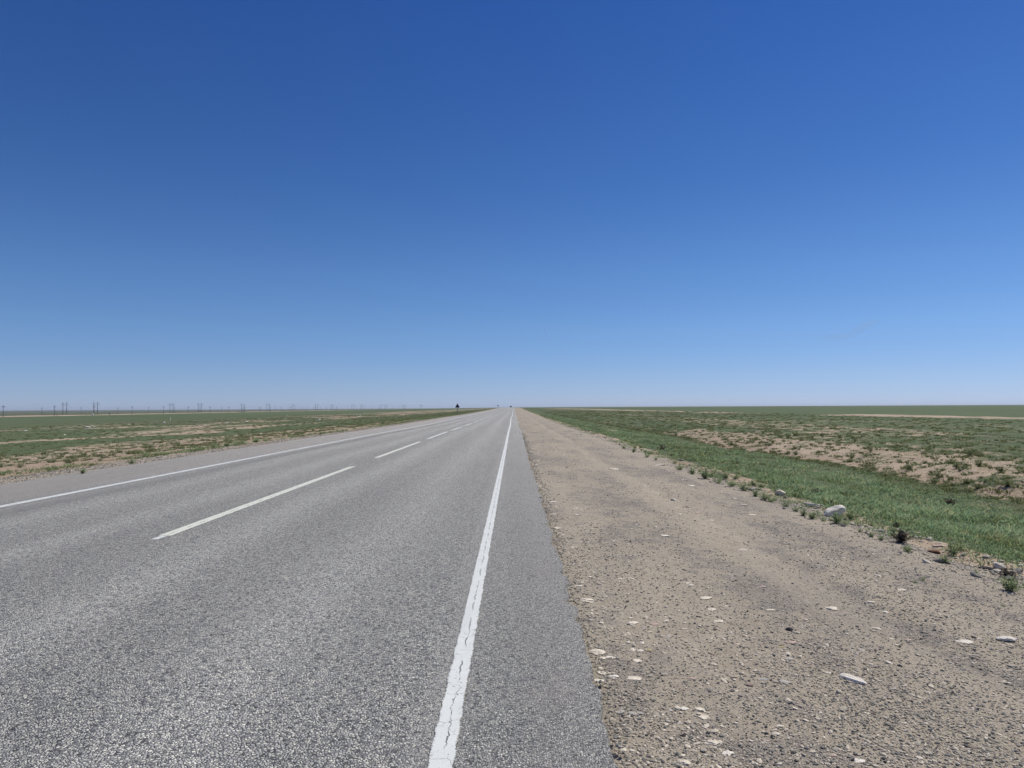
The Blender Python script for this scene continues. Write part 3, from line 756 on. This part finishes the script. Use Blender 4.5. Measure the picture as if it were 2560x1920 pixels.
def wild_grass():
    parts = []
    def add(P, n, h, spread, lean, width, tint, seed):
        parts.append(blades(P, n, h, spread, lean, width, tint, seed))
    # grass slope right of the shoulder
    n = 17000
    v = RNG.uniform(1024, 1500, n); y = F * 1.9 / (v - 1013)
    x = RNG.uniform(4.9, 15.0, n)
    ok = (x / y < 0.80) & (y < 220)
    x, y = x[ok], y[ok]
    s, d = cover(x, y)
    keep = RNG.uniform(0, 1, len(x)) < np.clip(1.1 - 1.9 * s, 0, 1) * sstep(4.6, 5.7, x + (fbm(x, y, 0.8, 81, 2) - 0.5) * 1.6)
    x, y, d = x[keep], y[keep], d[keep]
    dist = np.hypot(x, y)
    P = np.stack([x, y, ground_z(x, y)], -1)
    t = 0.30 + 0.9 * (fbm(x, y, 1.1, 83, 3) - 0.40) + 0.5 * (fbm(x, y, 5.0, 84, 2) - 0.5)
    t = t + 0.35 * (vn(x, y, 0.35, 86) - 0.5)
    t = np.where(RNG.uniform(0, 1, len(x)) < 0.09, 0.95, t)
    t = np.where(d > 0.4, np.where(RNG.uniform(0, 1, len(x)) < 0.55, 0.08, t), t)
    h = (0.03 + 0.16 * sstep(0.25, 0.8, fbm(x, y, 0.9, 85, 3))) * (1 - 0.5 * d)
    add(P, 10, h, 0.06 + 0.006 * dist, 1.5, 0.005 + 0.00045 * dist, t, 1)
    n = 2600
    y = 7 * (120 / 7) ** RNG.uniform(0, 1, n); x = 4.95 + RNG.normal(0, 0.38, n)
    ok = (fbm(x * 0.6, y, 1.2, 99, 2) > 0.46) & (x > 4.25) & (x / y < 0.8)
    x, y = x[ok], y[ok]; dist = np.hypot(x, y)
    P = np.stack([x, y, top_z_np(x, y)], -1)
    add(P, 9, RNG.uniform(0.02, 0.09, len(x)), 0.03 + 0.004 * dist, 1.3, 0.004 + 0.0004 * dist, RNG.uniform(0.1, 0.95, len(x)), 4)
    n = 1200
    y = 18 * (200 / 18) ** RNG.uniform(0, 1, n); x = -12.9 + RNG.normal(0, 0.45, n)
    ok = (fbm(x * 0.4, y, 5.0, 98, 2) > 0.45) & (x < -12.2)
    x, y = x[ok], y[ok]; dist = np.hypot(x, y)
    P = np.stack([x, y, top_z_np(x, y)], -1)
    add(P, 10, RNG.uniform(0.04, 0.16, len(x)), 0.05 + 0.004 * dist, 1.2, 0.006 + 0.0004 * dist, RNG.uniform(0.0, 0.35, len(x)), 5)
    # the plain on both sides
    for x0, x1, hh, n, sd in ((15, 70, 2.0, 15000, 2), (-110, -12.4, 2.7, 16000, 3)):
        v = RNG.uniform(1022, 1340 if x0 > 0 else 1200, n); y = F * hh / (v - (1013 if x0 > 0 else 1022))
        q = RNG.uniform(0, 1, n)
        x = x0 + (x1 - x0) * (q ** 1.7 if x0 > 0 else 1 - q ** 1.7)
        ok = (np.abs(x) / y < 0.80) & (y < 330)
        x, y = x[ok], y[ok]
        s, d = cover(x, y)
        keep = RNG.uniform(0, 1, len(x)) < 0.10 + 0.9 * (1 - s) ** 2
        x, y, d = x[keep], y[keep], d[keep]
        dist = np.hypot(x, y)
        P = np.stack([x, y, ground_z(x, y)], -1)
        t = 0.28 + 0.5 * (fbm(x, y, 3.0, 87, 3) - 0.35) + 0.15 * d
        add(P, 8, 0.03 + 0.07 * fbm(x, y, 1.5, 89, 2), 0.06 + 0.007 * dist, 1.6, 0.006 + 0.0005 * dist, t, sd)
    off = 0; Vs, Ts, As = [], [], []
    for V, T, A in parts:
        Vs.append(V); Ts.append(T + off); As.append(A); off += len(V)
    tag(link("wild_grass", mesh_np("wild_grass", np.concatenate(Vs), np.concatenate(Ts), M_GRASS, {"tint": np.concatenate(As)})), kind="stuff")
wild_grass()

# shrubs: a handful of shapes, copied
def plant_mesh(name, seed, mat, **k):
    V, T, A = leafy(seed, **k)
    return mesh_np(name, V, T, mat, {"tint": A})
SHRUB = [plant_mesh("shrub", 300 + k, M_SCRUB, n_stem=26 + 4 * k, h=0.20 + 0.02 * (k % 3), r0=0.22 + 0.03 * (k % 2), leaf=0.045, n_leaf=9, t0=0.15, t1=0.75) for k in range(5)]
HERB = [plant_mesh("herb_tuft", 400 + k, M_HERB, n_stem=20 + 5 * k, h=0.20 + 0.02 * k, r0=0.15, leaf=0.036, n_leaf=11, t0=0.2, t1=0.8) for k in range(5)]
DRY = [plant_mesh("dry_bush", 450 + k, M_TWIG, n_stem=60, h=0.26, r0=0.22, leaf=0.07, n_leaf=5, t0=0.2, t1=0.7) for k in range(2)]

def put_plant(me, name, p, size, label, cat, group=None, hs=1.0):
    o = link(name, me, None, (p[0], p[1], p[2] - 0.005))
    o.scale = (size, size, size * hs); o.rotation_euler = (0, 0, random.uniform(0, 6.28))
    return tag(o, label, cat, group)

EDGE = [(1617, 1143, 18), (1640, 1150, 18), (1700, 1175, 26), (1730, 1186, 26), (1765, 1197, 30), (1795, 1209, 30), (1830, 1216, 34), (1860, 1228, 34), (1890, 1242, 34), (1910, 1250, 30),
        (1926, 1255, 30), (1965, 1266, 32), (1990, 1278, 30), (2010, 1290, 26), (2033, 1297, 30), (2060, 1303, 20), (2112, 1313, 30), (2150, 1330, 18), (2178, 1342, 22), (2380, 1388, 44), (2400, 1376, 44), (2440, 1432, 24), (1560, 1122, 14), (1585, 1131, 16), (2130, 1300, 34), (2236, 1328, 28), (1750, 1180, 20), (1815, 1196, 26), (2180, 1316, 24)]
for i, (u, v, w) in enumerate(EDGE):
    p = at(u, v)
    put_plant(HERB[i % 5], "herb_tuft", p, w / F * p.y / 0.27 * random.uniform(0.8, 1.25), "green herb tuft in the ragged row along the gravel's right edge", "plant", "herb tufts along the gravel edge", random.uniform(0.6, 0.95))
for k in range(110):
    y = 12.5 * (150 / 12.5) ** random.random(); x = 5.0 + random.gauss(0, 0.35) + 0.2 * math.sin(y * 0.4)
    put_plant(HERB[k % 5], "herb_tuft", (x, y, top_z(x, y)), random.uniform(0.35, 1.0) * (1 + 0.006 * y), "green herb tuft in the ragged row along the gravel's right edge", "plant", "herb tufts along the gravel edge", random.uniform(0.4, 0.7))
for k in range(70):
    y = 24 * (140 / 24) ** random.random(); x = -12.75 + random.gauss(0, 0.25)
    put_plant(HERB[k % 5], "herb_tuft", (x, y, top_z(x, y)), random.uniform(0.7, 1.8), "green herb tuft in the line along the far verge, across the road", "plant", "herb tufts along the far verge", 0.55)
UNI = [(2092, 1308, 46, 3, "bushy green tuft growing right in front of the white boulder"), (2203, 1350, 26, 1, "small upright green sprig on the sand left of the dry bush"), (2268, 1380, 34, 2, "low green tuft at the foot of the dry brown bush"),
       (2363, 1408, 36, 4, "grey green tuft alone on the sandy ledge below the brown rock"), (2306, 1450, 20, 0, "larger of two small tufts out on the gravel"), (2288, 1457, 15, 1, "smaller of two small tufts out on the gravel, beside a pebble"),
       (2530, 1478, 62, 4, "big leafy green plant beside the right frame edge"), (2506, 1515, 14, 0, "tiny green sprout below the big leafy plant"), (208, 1184, 24, 3, "round dark green bush by the verge, seen across the road at left"), (330, 1160, 26, 2, "low dark bush where the far verge turns sandy")]
for u, v, w, k, l in UNI:
    p = at(u, v)
    put_plant(HERB[k], "herb_tuft" if k != 4 else "leafy_plant", p, w / F * p.y / 0.27, l, "plant", None, 0.75)
for u, v, w, k, l in [(2252, 1356, 54, 0, "dry brown tumbled bush on the gravel edge"), (2036, 1240, 34, 1, "dark twiggy bush standing in the grass slope"), (2240, 1318, 22, 1, "small dry clump on the sand above the gravel"), (2520, 1445, 40, 0, "dry grey clump between rocks at the right frame edge"),
                      (2376, 1262, 30, 1, "faint grey twiggy bush far down the grass slope"), (1655, 1126, 24, 0, "dark dry bush at the far end of the grass slope")]:
    p = at(u, v)
    put_plant(DRY[k], "dry_bush", p, w / F * p.y / 0.40, l, "bush")

def scatter_shrubs():
    got = []
    def region(n, x0, x1, y0, y1, lab, grp, smin, smax, dens):
        c = 0; tries = 0
        while c < n and tries < n * 60:
            tries += 1
            y = y0 * (y1 / y0) ** random.random(); x = random.uniform(x0, x1)
            if abs(x) / y > 0.76: continue
            s, d = cover(x, y)
            if random.random() > dens(float(s)): continue
            p = (x, y, float(ground_z(x, y)))
            put_plant(SHRUB[random.randrange(5)], "shrub", p, random.uniform(smin, smax), lab, "shrub", grp, random.uniform(0.7, 1.1))
            c += 1
    region(170, 12.8, 19, 17, 70, "low dark shrub dotting the bare sandy bank right of the road", "shrubs on the sandy bank", 0.4, 1.3, lambda s: 0.15 + s)
    region(115, -36, -13, 17, 95, "low dark shrub on the bare sand left of the road", "shrubs on the sand left of the road", 0.4, 1.0, lambda s: 0.15 + s)
scatter_shrubs()

def scrub_stuff():
    parts = []
    for x0, x1, n, sd, y0, y1 in ((12.5, 60, 5200, 5, 17, 300), (-100, -15, 5200, 6, 26, 330), (5.2, 13, 260, 7, 9, 160), (-34, -15, 320, 8, 21, 140), (13, 19.5, 260, 9, 17, 80)):
        y = y0 * (y1 / y0) ** (RNG.uniform(0, 1, n) ** 0.9); q = RNG.uniform(0, 1, n)
        x = x0 + (x1 - x0) * (q ** 1.6 if x0 > 0 else 1 - q ** 1.6)
        ok = np.abs(x) / y < 0.8
        x, y = x[ok], y[ok]
        dist = np.hypot(x, y)
        P = np.stack([x, y, ground_z(x, y)], -1)
        parts.append(blades(P, 26, RNG.uniform(0.05, 0.13, len(x)), RNG.uniform(0.05, 0.20, len(x)) + 0.001 * dist, 1.3, 0.012 + 0.0005 * dist, RNG.uniform(0.05, 0.65, len(x)), sd, 0.5))
    off = 0; Vs, Ts, As = [], [], []
    for V, T, A in parts:
        Vs.append(V); Ts.append(T + off); As.append(A); off += len(V)
    tag(link("scrub", mesh_np("scrub", np.concatenate(Vs), np.concatenate(Ts), M_SCRUB, {"tint": np.concatenate(As)})), kind="stuff")
scrub_stuff()

# ---------------------------------------------------------------- poles, pylons, sign, far things
M_CONC = mat_plain("weathered concrete post", (0.15, 0.15, 0.155)); M_STEEL = mat_plain("dull steel", (0.10, 0.105, 0.115), 0.5, 0.4); M_INS = mat_plain("dark insulator", (0.05, 0.045, 0.045), 0.3)
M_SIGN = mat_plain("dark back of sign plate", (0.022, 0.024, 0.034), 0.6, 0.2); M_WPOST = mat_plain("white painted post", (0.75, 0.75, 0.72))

def tube(p, q, r0, r1, n=8):
    p = Vector(p); q = Vector(q); d = (q - p).normalized()
    a = d.orthogonal().normalized(); b = d.cross(a)
    V = []
    for c, r in ((p, r0), (q, r1)):
        for k in range(n):
            t = 2 * math.pi * k / n
            V.append(c + (a * math.cos(t) + b * math.sin(t)) * r)
    F_ = [(k, (k + 1) % n, n + (k + 1) % n, n + k) for k in range(n)] + [tuple(range(n))[::-1], tuple(range(n, 2 * n))]
    return [tuple(v) for v in V], F_

def box(c, s):
    c = Vector(c)
    V = [(c.x + s[0] / 2 * i, c.y + s[1] / 2 * j, c.z + s[2] / 2 * k) for i in (-1, 1) for j in (-1, 1) for k in (-1, 1)]
    return V, [(0, 1, 3, 2), (4, 6, 7, 5), (0, 4, 5, 1), (2, 3, 7, 6), (0, 2, 6, 4), (1, 5, 7, 3)]

def solid(name, pieces, mat, parent=None):
    V, Fs = [], []
    for v, f in pieces:
        o = len(V); V += v; Fs += [tuple(i + o for i in q) for q in f]
    me = bpy.data.meshes.new(name); me.from_pydata(V, [], Fs); me.update(); me.materials.append(mat)
    return link(name, me, parent)

def make_short_pole():
    r = empty("power_pole")
    solid("pole", [tube((0, 0, -0.4), (0, 0, 8.9), 0.20, 0.13)], M_CONC, r)
    solid("cross_arm", [box((0, 0.0, 7.95), (2.3, 0.16, 0.20)), tube((-0.7, 0.1, 7.9), (0, 0.1, 7.2), 0.04, 0.04, 5), tube((0.7, 0.1, 7.9), (0, 0.1, 7.2), 0.04, 0.04, 5)], M_STEEL, r)
    for x, z in ((-1.05, 8.05), (1.05, 8.05), (0, 8.9)):
        solid("insulator", [tube((x, 0, z), (x, 0, z + 0.18), 0.06, 0.16), tube((x, 0, z + 0.18), (x, 0, z + 0.42), 0.17, 0.10)], M_INS, r)
    return r
def make_tall_pole():
    r = empty("power_pole")
    solid("pole", [tube((0, 0, -0.4), (0, 0, 13.4), 0.27, 0.17)], M_CONC, r)
    for z, s in ((9.4, 1), (10.6, -1), (11.9, 1)):
        solid("cross_arm", [box((0.75 * s, 0, z), (1.7, 0.14, 0.18))], M_STEEL, r)
        solid("insulator", [tube((1.5 * s, 0, z - 0.1), (1.5 * s, 0, z - 0.75), 0.10, 0.12)], M_INS, r)
    return r
def make_pylon():
    r = empty("twin_post_pylon")
    for x in (-3.3, 3.3):
        solid("post", [tube((x, 0, -0.5), (x, 0, 20.4), 0.46, 0.34)], M_CONC, r)
    solid("cross_arm", [box((0, 0, 17.2), (14.0, 0.18, 0.20))], M_STEEL, r)
    solid("brace", [tube((-3.3, 0.2, 17.0), (3.3, 0.2, 12.6), 0.04, 0.04, 5), tube((3.3, -0.2, 17.0), (-3.3, -0.2, 12.6), 0.04, 0.04, 5)], M_STEEL, r)
    for x in (-6.6, 0, 6.6):
        solid("insulator_string", [tube((x, 0, 17.0), (x, 0, 15.4), 0.13, 0.13)], M_INS, r)
    return r

ORD = ("first second third fourth fifth sixth seventh eighth ninth tenth eleventh twelfth thirteenth fourteenth fifteenth sixteenth seventeenth eighteenth nineteenth twentieth "
       "twenty-first twenty-second twenty-third twenty-fourth twenty-fifth").split()
def far_line(proto, pts, fmt, cat, group, rz):
    for i, (x, y) in enumerate(pts):
        o = proto if i == 0 else copy_tree(proto)
        o.location = (x, y, float(ground_z(x, y))); o.rotation_euler = (0, 0, rz)
        tag(o, fmt % ORD[i], cat, group)

PX = [6.5, 134.5, 234, 329.5, 408, 470, 525, 571.5, 611.5, 647.5, 676, 703, 726.5, 748, 767, 784, 802, 816, 829, 842]
def along(px, lim, scale):
    """distance on a line of poles that runs towards pixel column lim on the horizon"""
    return scale / (lim - px)
pts = [((px - 1284) / F * y, y) for px, y in ((px, along(px, 1150.0, 76 * 7937.0)) for px in PX)]
far_line(make_short_pole(), pts, "short dark power pole with a cross arm, %s from the left in the nearest line", "power pole", "short poles of the nearest power line", 0.08)
# the second of them is stayed by a slanting strut
sp = [o for o in bpy.data.objects if o.name.startswith("power_pole") and o.get("label", "").startswith("short dark power pole with a cross arm, second")][0]
sp["label"] = "short dark power pole propped by a slanting strut, second of the nearest line"
solid("strut", [tube((0.1, 0, 6.6), (2.6, 0, -0.3), 0.10, 0.12)], M_CONC, sp)
PX = [103.5, 201.5, 293.5, 370.5, 435.5, 499, 554, 605, 651, 687.5, 722.5, 757, 788, 815, 840.5, 868, 888.5, 912, 930.5, 949, 967, 983.5, 997.5]
pts = [((px - 1284) / F * y, y) for px, y in ((px, along(px, 1500.0, 1111 * 1396.5)) for px in PX)]
far_line(make_tall_pole(), pts, "slender faint power pole, %s from the left in the pale far line", "power pole", "slender poles of the far power line", -0.12)
pts = [(0.1217 * y - 864, y) for y in (1145 + 285.5 * k for k in range(9))] + [(0.1217 * y - 827.6, y) for y in (1164 + 303 * k for k in range(8))]
pts.sort(key=lambda p: p[0] / p[1])
far_line(make_pylon(), pts, "tall twin-post pylon, %s from the left of all twin-post pylons", "pylon", "twin-post pylons on the horizon", -0.12)

def triangle_sign(u, v, label, s=1.0):
    p = at(u, v)
    r = empty("road_sign", p, 0.05)
    solid("post", [tube((0, 0, -0.3), (0, 0, 2.25), 0.042, 0.042)], mat_plain("sign post steel", (0.045, 0.05, 0.055), 0.5, 0.3), r)
    w, b, t, h = 0.46, 1.46, 2.27, 0.05
    def tri(y0, y1, k):
        c = (b + t) / 2 - 0.12
        q = [(-w, b), (-w + 0.05, b - 0.03), (w - 0.05, b - 0.03), (w, b), (0.03, t), (-0.03, t)]
        q = [(x * k, c + (z - c) * k) for x, z in q]
        n = len(q)
        return [(x, y0, z) for x, z in q] + [(x, y1, z) for x, z in q], [tuple(range(n)), tuple(range(2 * n - 1, n - 1, -1))] + [(i, i + n, (i + 1) % n + n, (i + 1) % n) for i in range(n)]
    solid("plate", [tri(0.05, 0.062, 1.0)], M_SIGN, r)
    solid("rim", [tube((-w, 0.05, b), (0, 0.05, t), 0.018, 0.018, 6), tube((w, 0.05, b), (0, 0.05, t), 0.018, 0.018, 6), tube((-w, 0.05, b - 0.02), (w, 0.05, b - 0.02), 0.018, 0.018, 6)], M_SIGN, r)
    for z in (1.6, 1.95):
        solid("clamp", [box((0, 0.02, z), (0.16, 0.07, 0.04))], M_STEEL, r)
    tag(r, label, "road sign")
    r.scale = (s, s, s)
triangle_sign(1143.6, 1036.3, "dark back of a triangular road sign on a thin post, left verge", 1.2)
triangle_sign(1245, 1021.6, "tiny far triangular road sign, a speck beside the road's crest", 1.0)

def far_car():
    y = 640.0; x = -7.0 / F * y
    r = empty("car", (x, y, float(road_z(x, y))), 0.0)
    paint = mat_plain("dark car paint", (0.03, 0.035, 0.045), 0.3)
    glass = mat_plain("dark car glass", (0.02, 0.025, 0.03), 0.1)
    prof = [(-2.1, 0.35), (-2.15, 0.8), (-1.9, 0.98), (1.0, 0.98), (2.0, 0.85), (2.1, 0.35)]
    def ext(pr, w):
        n = len(pr)
        return [(-w, a, z) for a, z in pr] + [(w, a, z) for a, z in pr], [tuple(range(n)), tuple(range(2 * n - 1, n - 1, -1))] + [(i, i + n, (i + 1) % n + n, (i + 1) % n) for i in range(n)]
    solid("body", [ext(prof, 0.88)], paint, r)
    solid("cabin", [ext([(-1.8, 0.97), (-1.2, 1.45), (0.2, 1.47), (0.95, 0.97)], 0.74)], glass, r)
    for sx in (-0.8, 0.8):
        for sy in (-1.3, 1.3):
            solid("wheel", [tube((sx - 0.1, sy, 0.32), (sx + 0.1, sy, 0.32), 0.32, 0.32, 14)], M_INS, r)
    tag(r, "tiny dark car far ahead on the road's crest", "car")
far_car()

# white things out on the left plain
def white_rock(u, v, w, label, **k):
    stone(u, v, w, M_WROCK, label, random.uniform(-0.4, 0.4), 0.7, k.get("flat", 0.4), 0.3, 8, 0.25, "rock", None, (0, 0), "rock")
white_rock(219, 1070, 13, "long white rock on the left plain, largest white speck there")
white_rock(235, 1068, 6, "small white rock just right of the long white rock", flat=0.7)
white_rock(389, 1055, 4, "little white rock on the left plain, nearest left of two white lumps", flat=0.7)
white_rock(411, 1058, 7, "white lump on the left plain beside the white marker post", flat=0.8)
white_rock(64, 1077, 10, "flat white rock near the left frame edge", flat=0.25)
RK = [stone_mesh("rock", 700 + k, M_WROCK, 0.5, 0.4, 0.30, 2, 0.35, 6, 0.2) for k in range(4)]
for k in range(48):
    x = -random.choice((random.uniform(62, 80), random.uniform(80, 112), random.uniform(38, 112))); y = random.uniform(0.9, 3.4) * -x * 1.45
    o = link("rock", RK[k % 4], None, (x, y, float(ground_z(x, y))))
    q = random.uniform(0.22, 0.62); o.scale = (q * 1.6, q, q * random.uniform(0.5, 0.9)); o.rotation_euler = (0, 0, random.uniform(0, 6.28))
    tag(o, "small pale rock showing as a white speck on the left plain", "rock", "pale rocks scattered over the left plain")
def marker(u, v, h, label, mat, w=0.22, cap=True):
    p = at(u, v)
    r = empty("marker_post", p)
    solid("post", [box((0, 0, h * 0.42), (w, w, h * 0.86 + 0.1))], mat, r)
    solid("cap", [tube((0, 0, h * 0.85), (0, 0, h), w * 0.62, w * 0.2, 4)], mat, r)
    tag(r, label, "marker post")
marker(426, 1053, 1.2, "white marker post standing on the green left plain", M_WPOST, 0.11)
marker(232, 1038.5, 2.0, "white block at the foot of a pole on the pale far berm", M_WPOST, 1.0)
marker(274, 1037, 1.9, "small dark stub on the pale far berm between two poles", M_STEEL, 0.55)

def contrail():
    c = Vector(((1364 - W0 / 2) / F, -(832 - H0 / 2) / F, -1.0)); c = CAM_R @ c
    p = Vector((0, 0, EYE)) + c * 20000.0
    t = NT("thin vapour")
    tr = t.n("ShaderNodeBsdfTransparent"); d = t.n("ShaderNodeBsdfDiffuse"); d.inputs[0].default_value = (0.9, 0.9, 0.9, 1)
    mx = t.n("ShaderNodeMixShader"); mx.inputs[0].default_value = 0.10
    t.t.links.new(tr.outputs[0], mx.inputs[1]); t.t.links.new(d.outputs[0], mx.inputs[2])
    m = t.done(mx.outputs[0])
    o = solid("contrail", [tube((-45, 0, 112), (0, 0, 8), 9, 12, 10), tube((2, 0, 4), (45, 0, -112), 11, 6, 10)], m)
    o.location = p
    tag(o, "short faint white contrail in the blue sky above the road's end", "contrail")
contrail()

def wisp():
    """a faint shred of high cloud, far beyond the plain"""
    m = bpy.data.materials.new("thin cloud"); m.use_nodes = True
    nt = m.node_tree; nt.nodes.clear()
    o = nt.nodes.new("ShaderNodeOutputMaterial"); v = nt.nodes.new("ShaderNodeVolumePrincipled")
    v.inputs["Color"].default_value = (0.70, 0.86, 1, 1); v.inputs["Density"].default_value = 0.00028
    nt.links.new(v.outputs[0], o.inputs["Volume"])
    V, T = ico(4)
    Vs, Ts = [], []
    off = 0
    for u, w, a, b, rot in ((2098, 842, 560, 95, 0.10), (2163, 816, 420, 120, 0.45)):
        c = CAM_R @ Vector(((u - W0 / 2) / F, -(w - H0 / 2) / F, -1.0)) * 20000.0
        q = V * np.array([a, 380, b]) * (1 + 0.35 * (vn(V[:, 0] * 3, V[:, 2] * 3, 1.0, u) - 0.5))[:, None]
        q = np.stack([q[:, 0] * math.cos(rot) - q[:, 2] * math.sin(rot), q[:, 1], q[:, 0] * math.sin(rot) + q[:, 2] * math.cos(rot)], -1)
        Vs.append(q + np.array([c.x, c.y, c.z + EYE])); Ts.append(T + off); off += len(V)
    tag(link("cloud_wisp", mesh_np("cloud_wisp", np.concatenate(Vs), np.concatenate(Ts), m)), "very faint white wisp of cloud low in the sky on the right", "cloud")
wisp()

# ---------------------------------------------------------------- the air over the plain
def haze():
    m = bpy.data.materials.new("thin dry haze"); m.use_nodes = True
    nt = m.node_tree; nt.nodes.clear()
    o = nt.nodes.new("ShaderNodeOutputMaterial"); v = nt.nodes.new("ShaderNodeVolumePrincipled")
    v.inputs["Color"].default_value = (0.80, 0.88, 1.0, 1)
    v.inputs["Density"].default_value = 0.000048
    v.inputs["Anisotropy"].default_value = 0.2
    nt.links.new(v.outputs[0], o.inputs["Volume"])
    b = solid("haze", [box((0, 7000, -38), (18400, 14200, 130))], m)
    tag(b, kind="stuff")
haze()
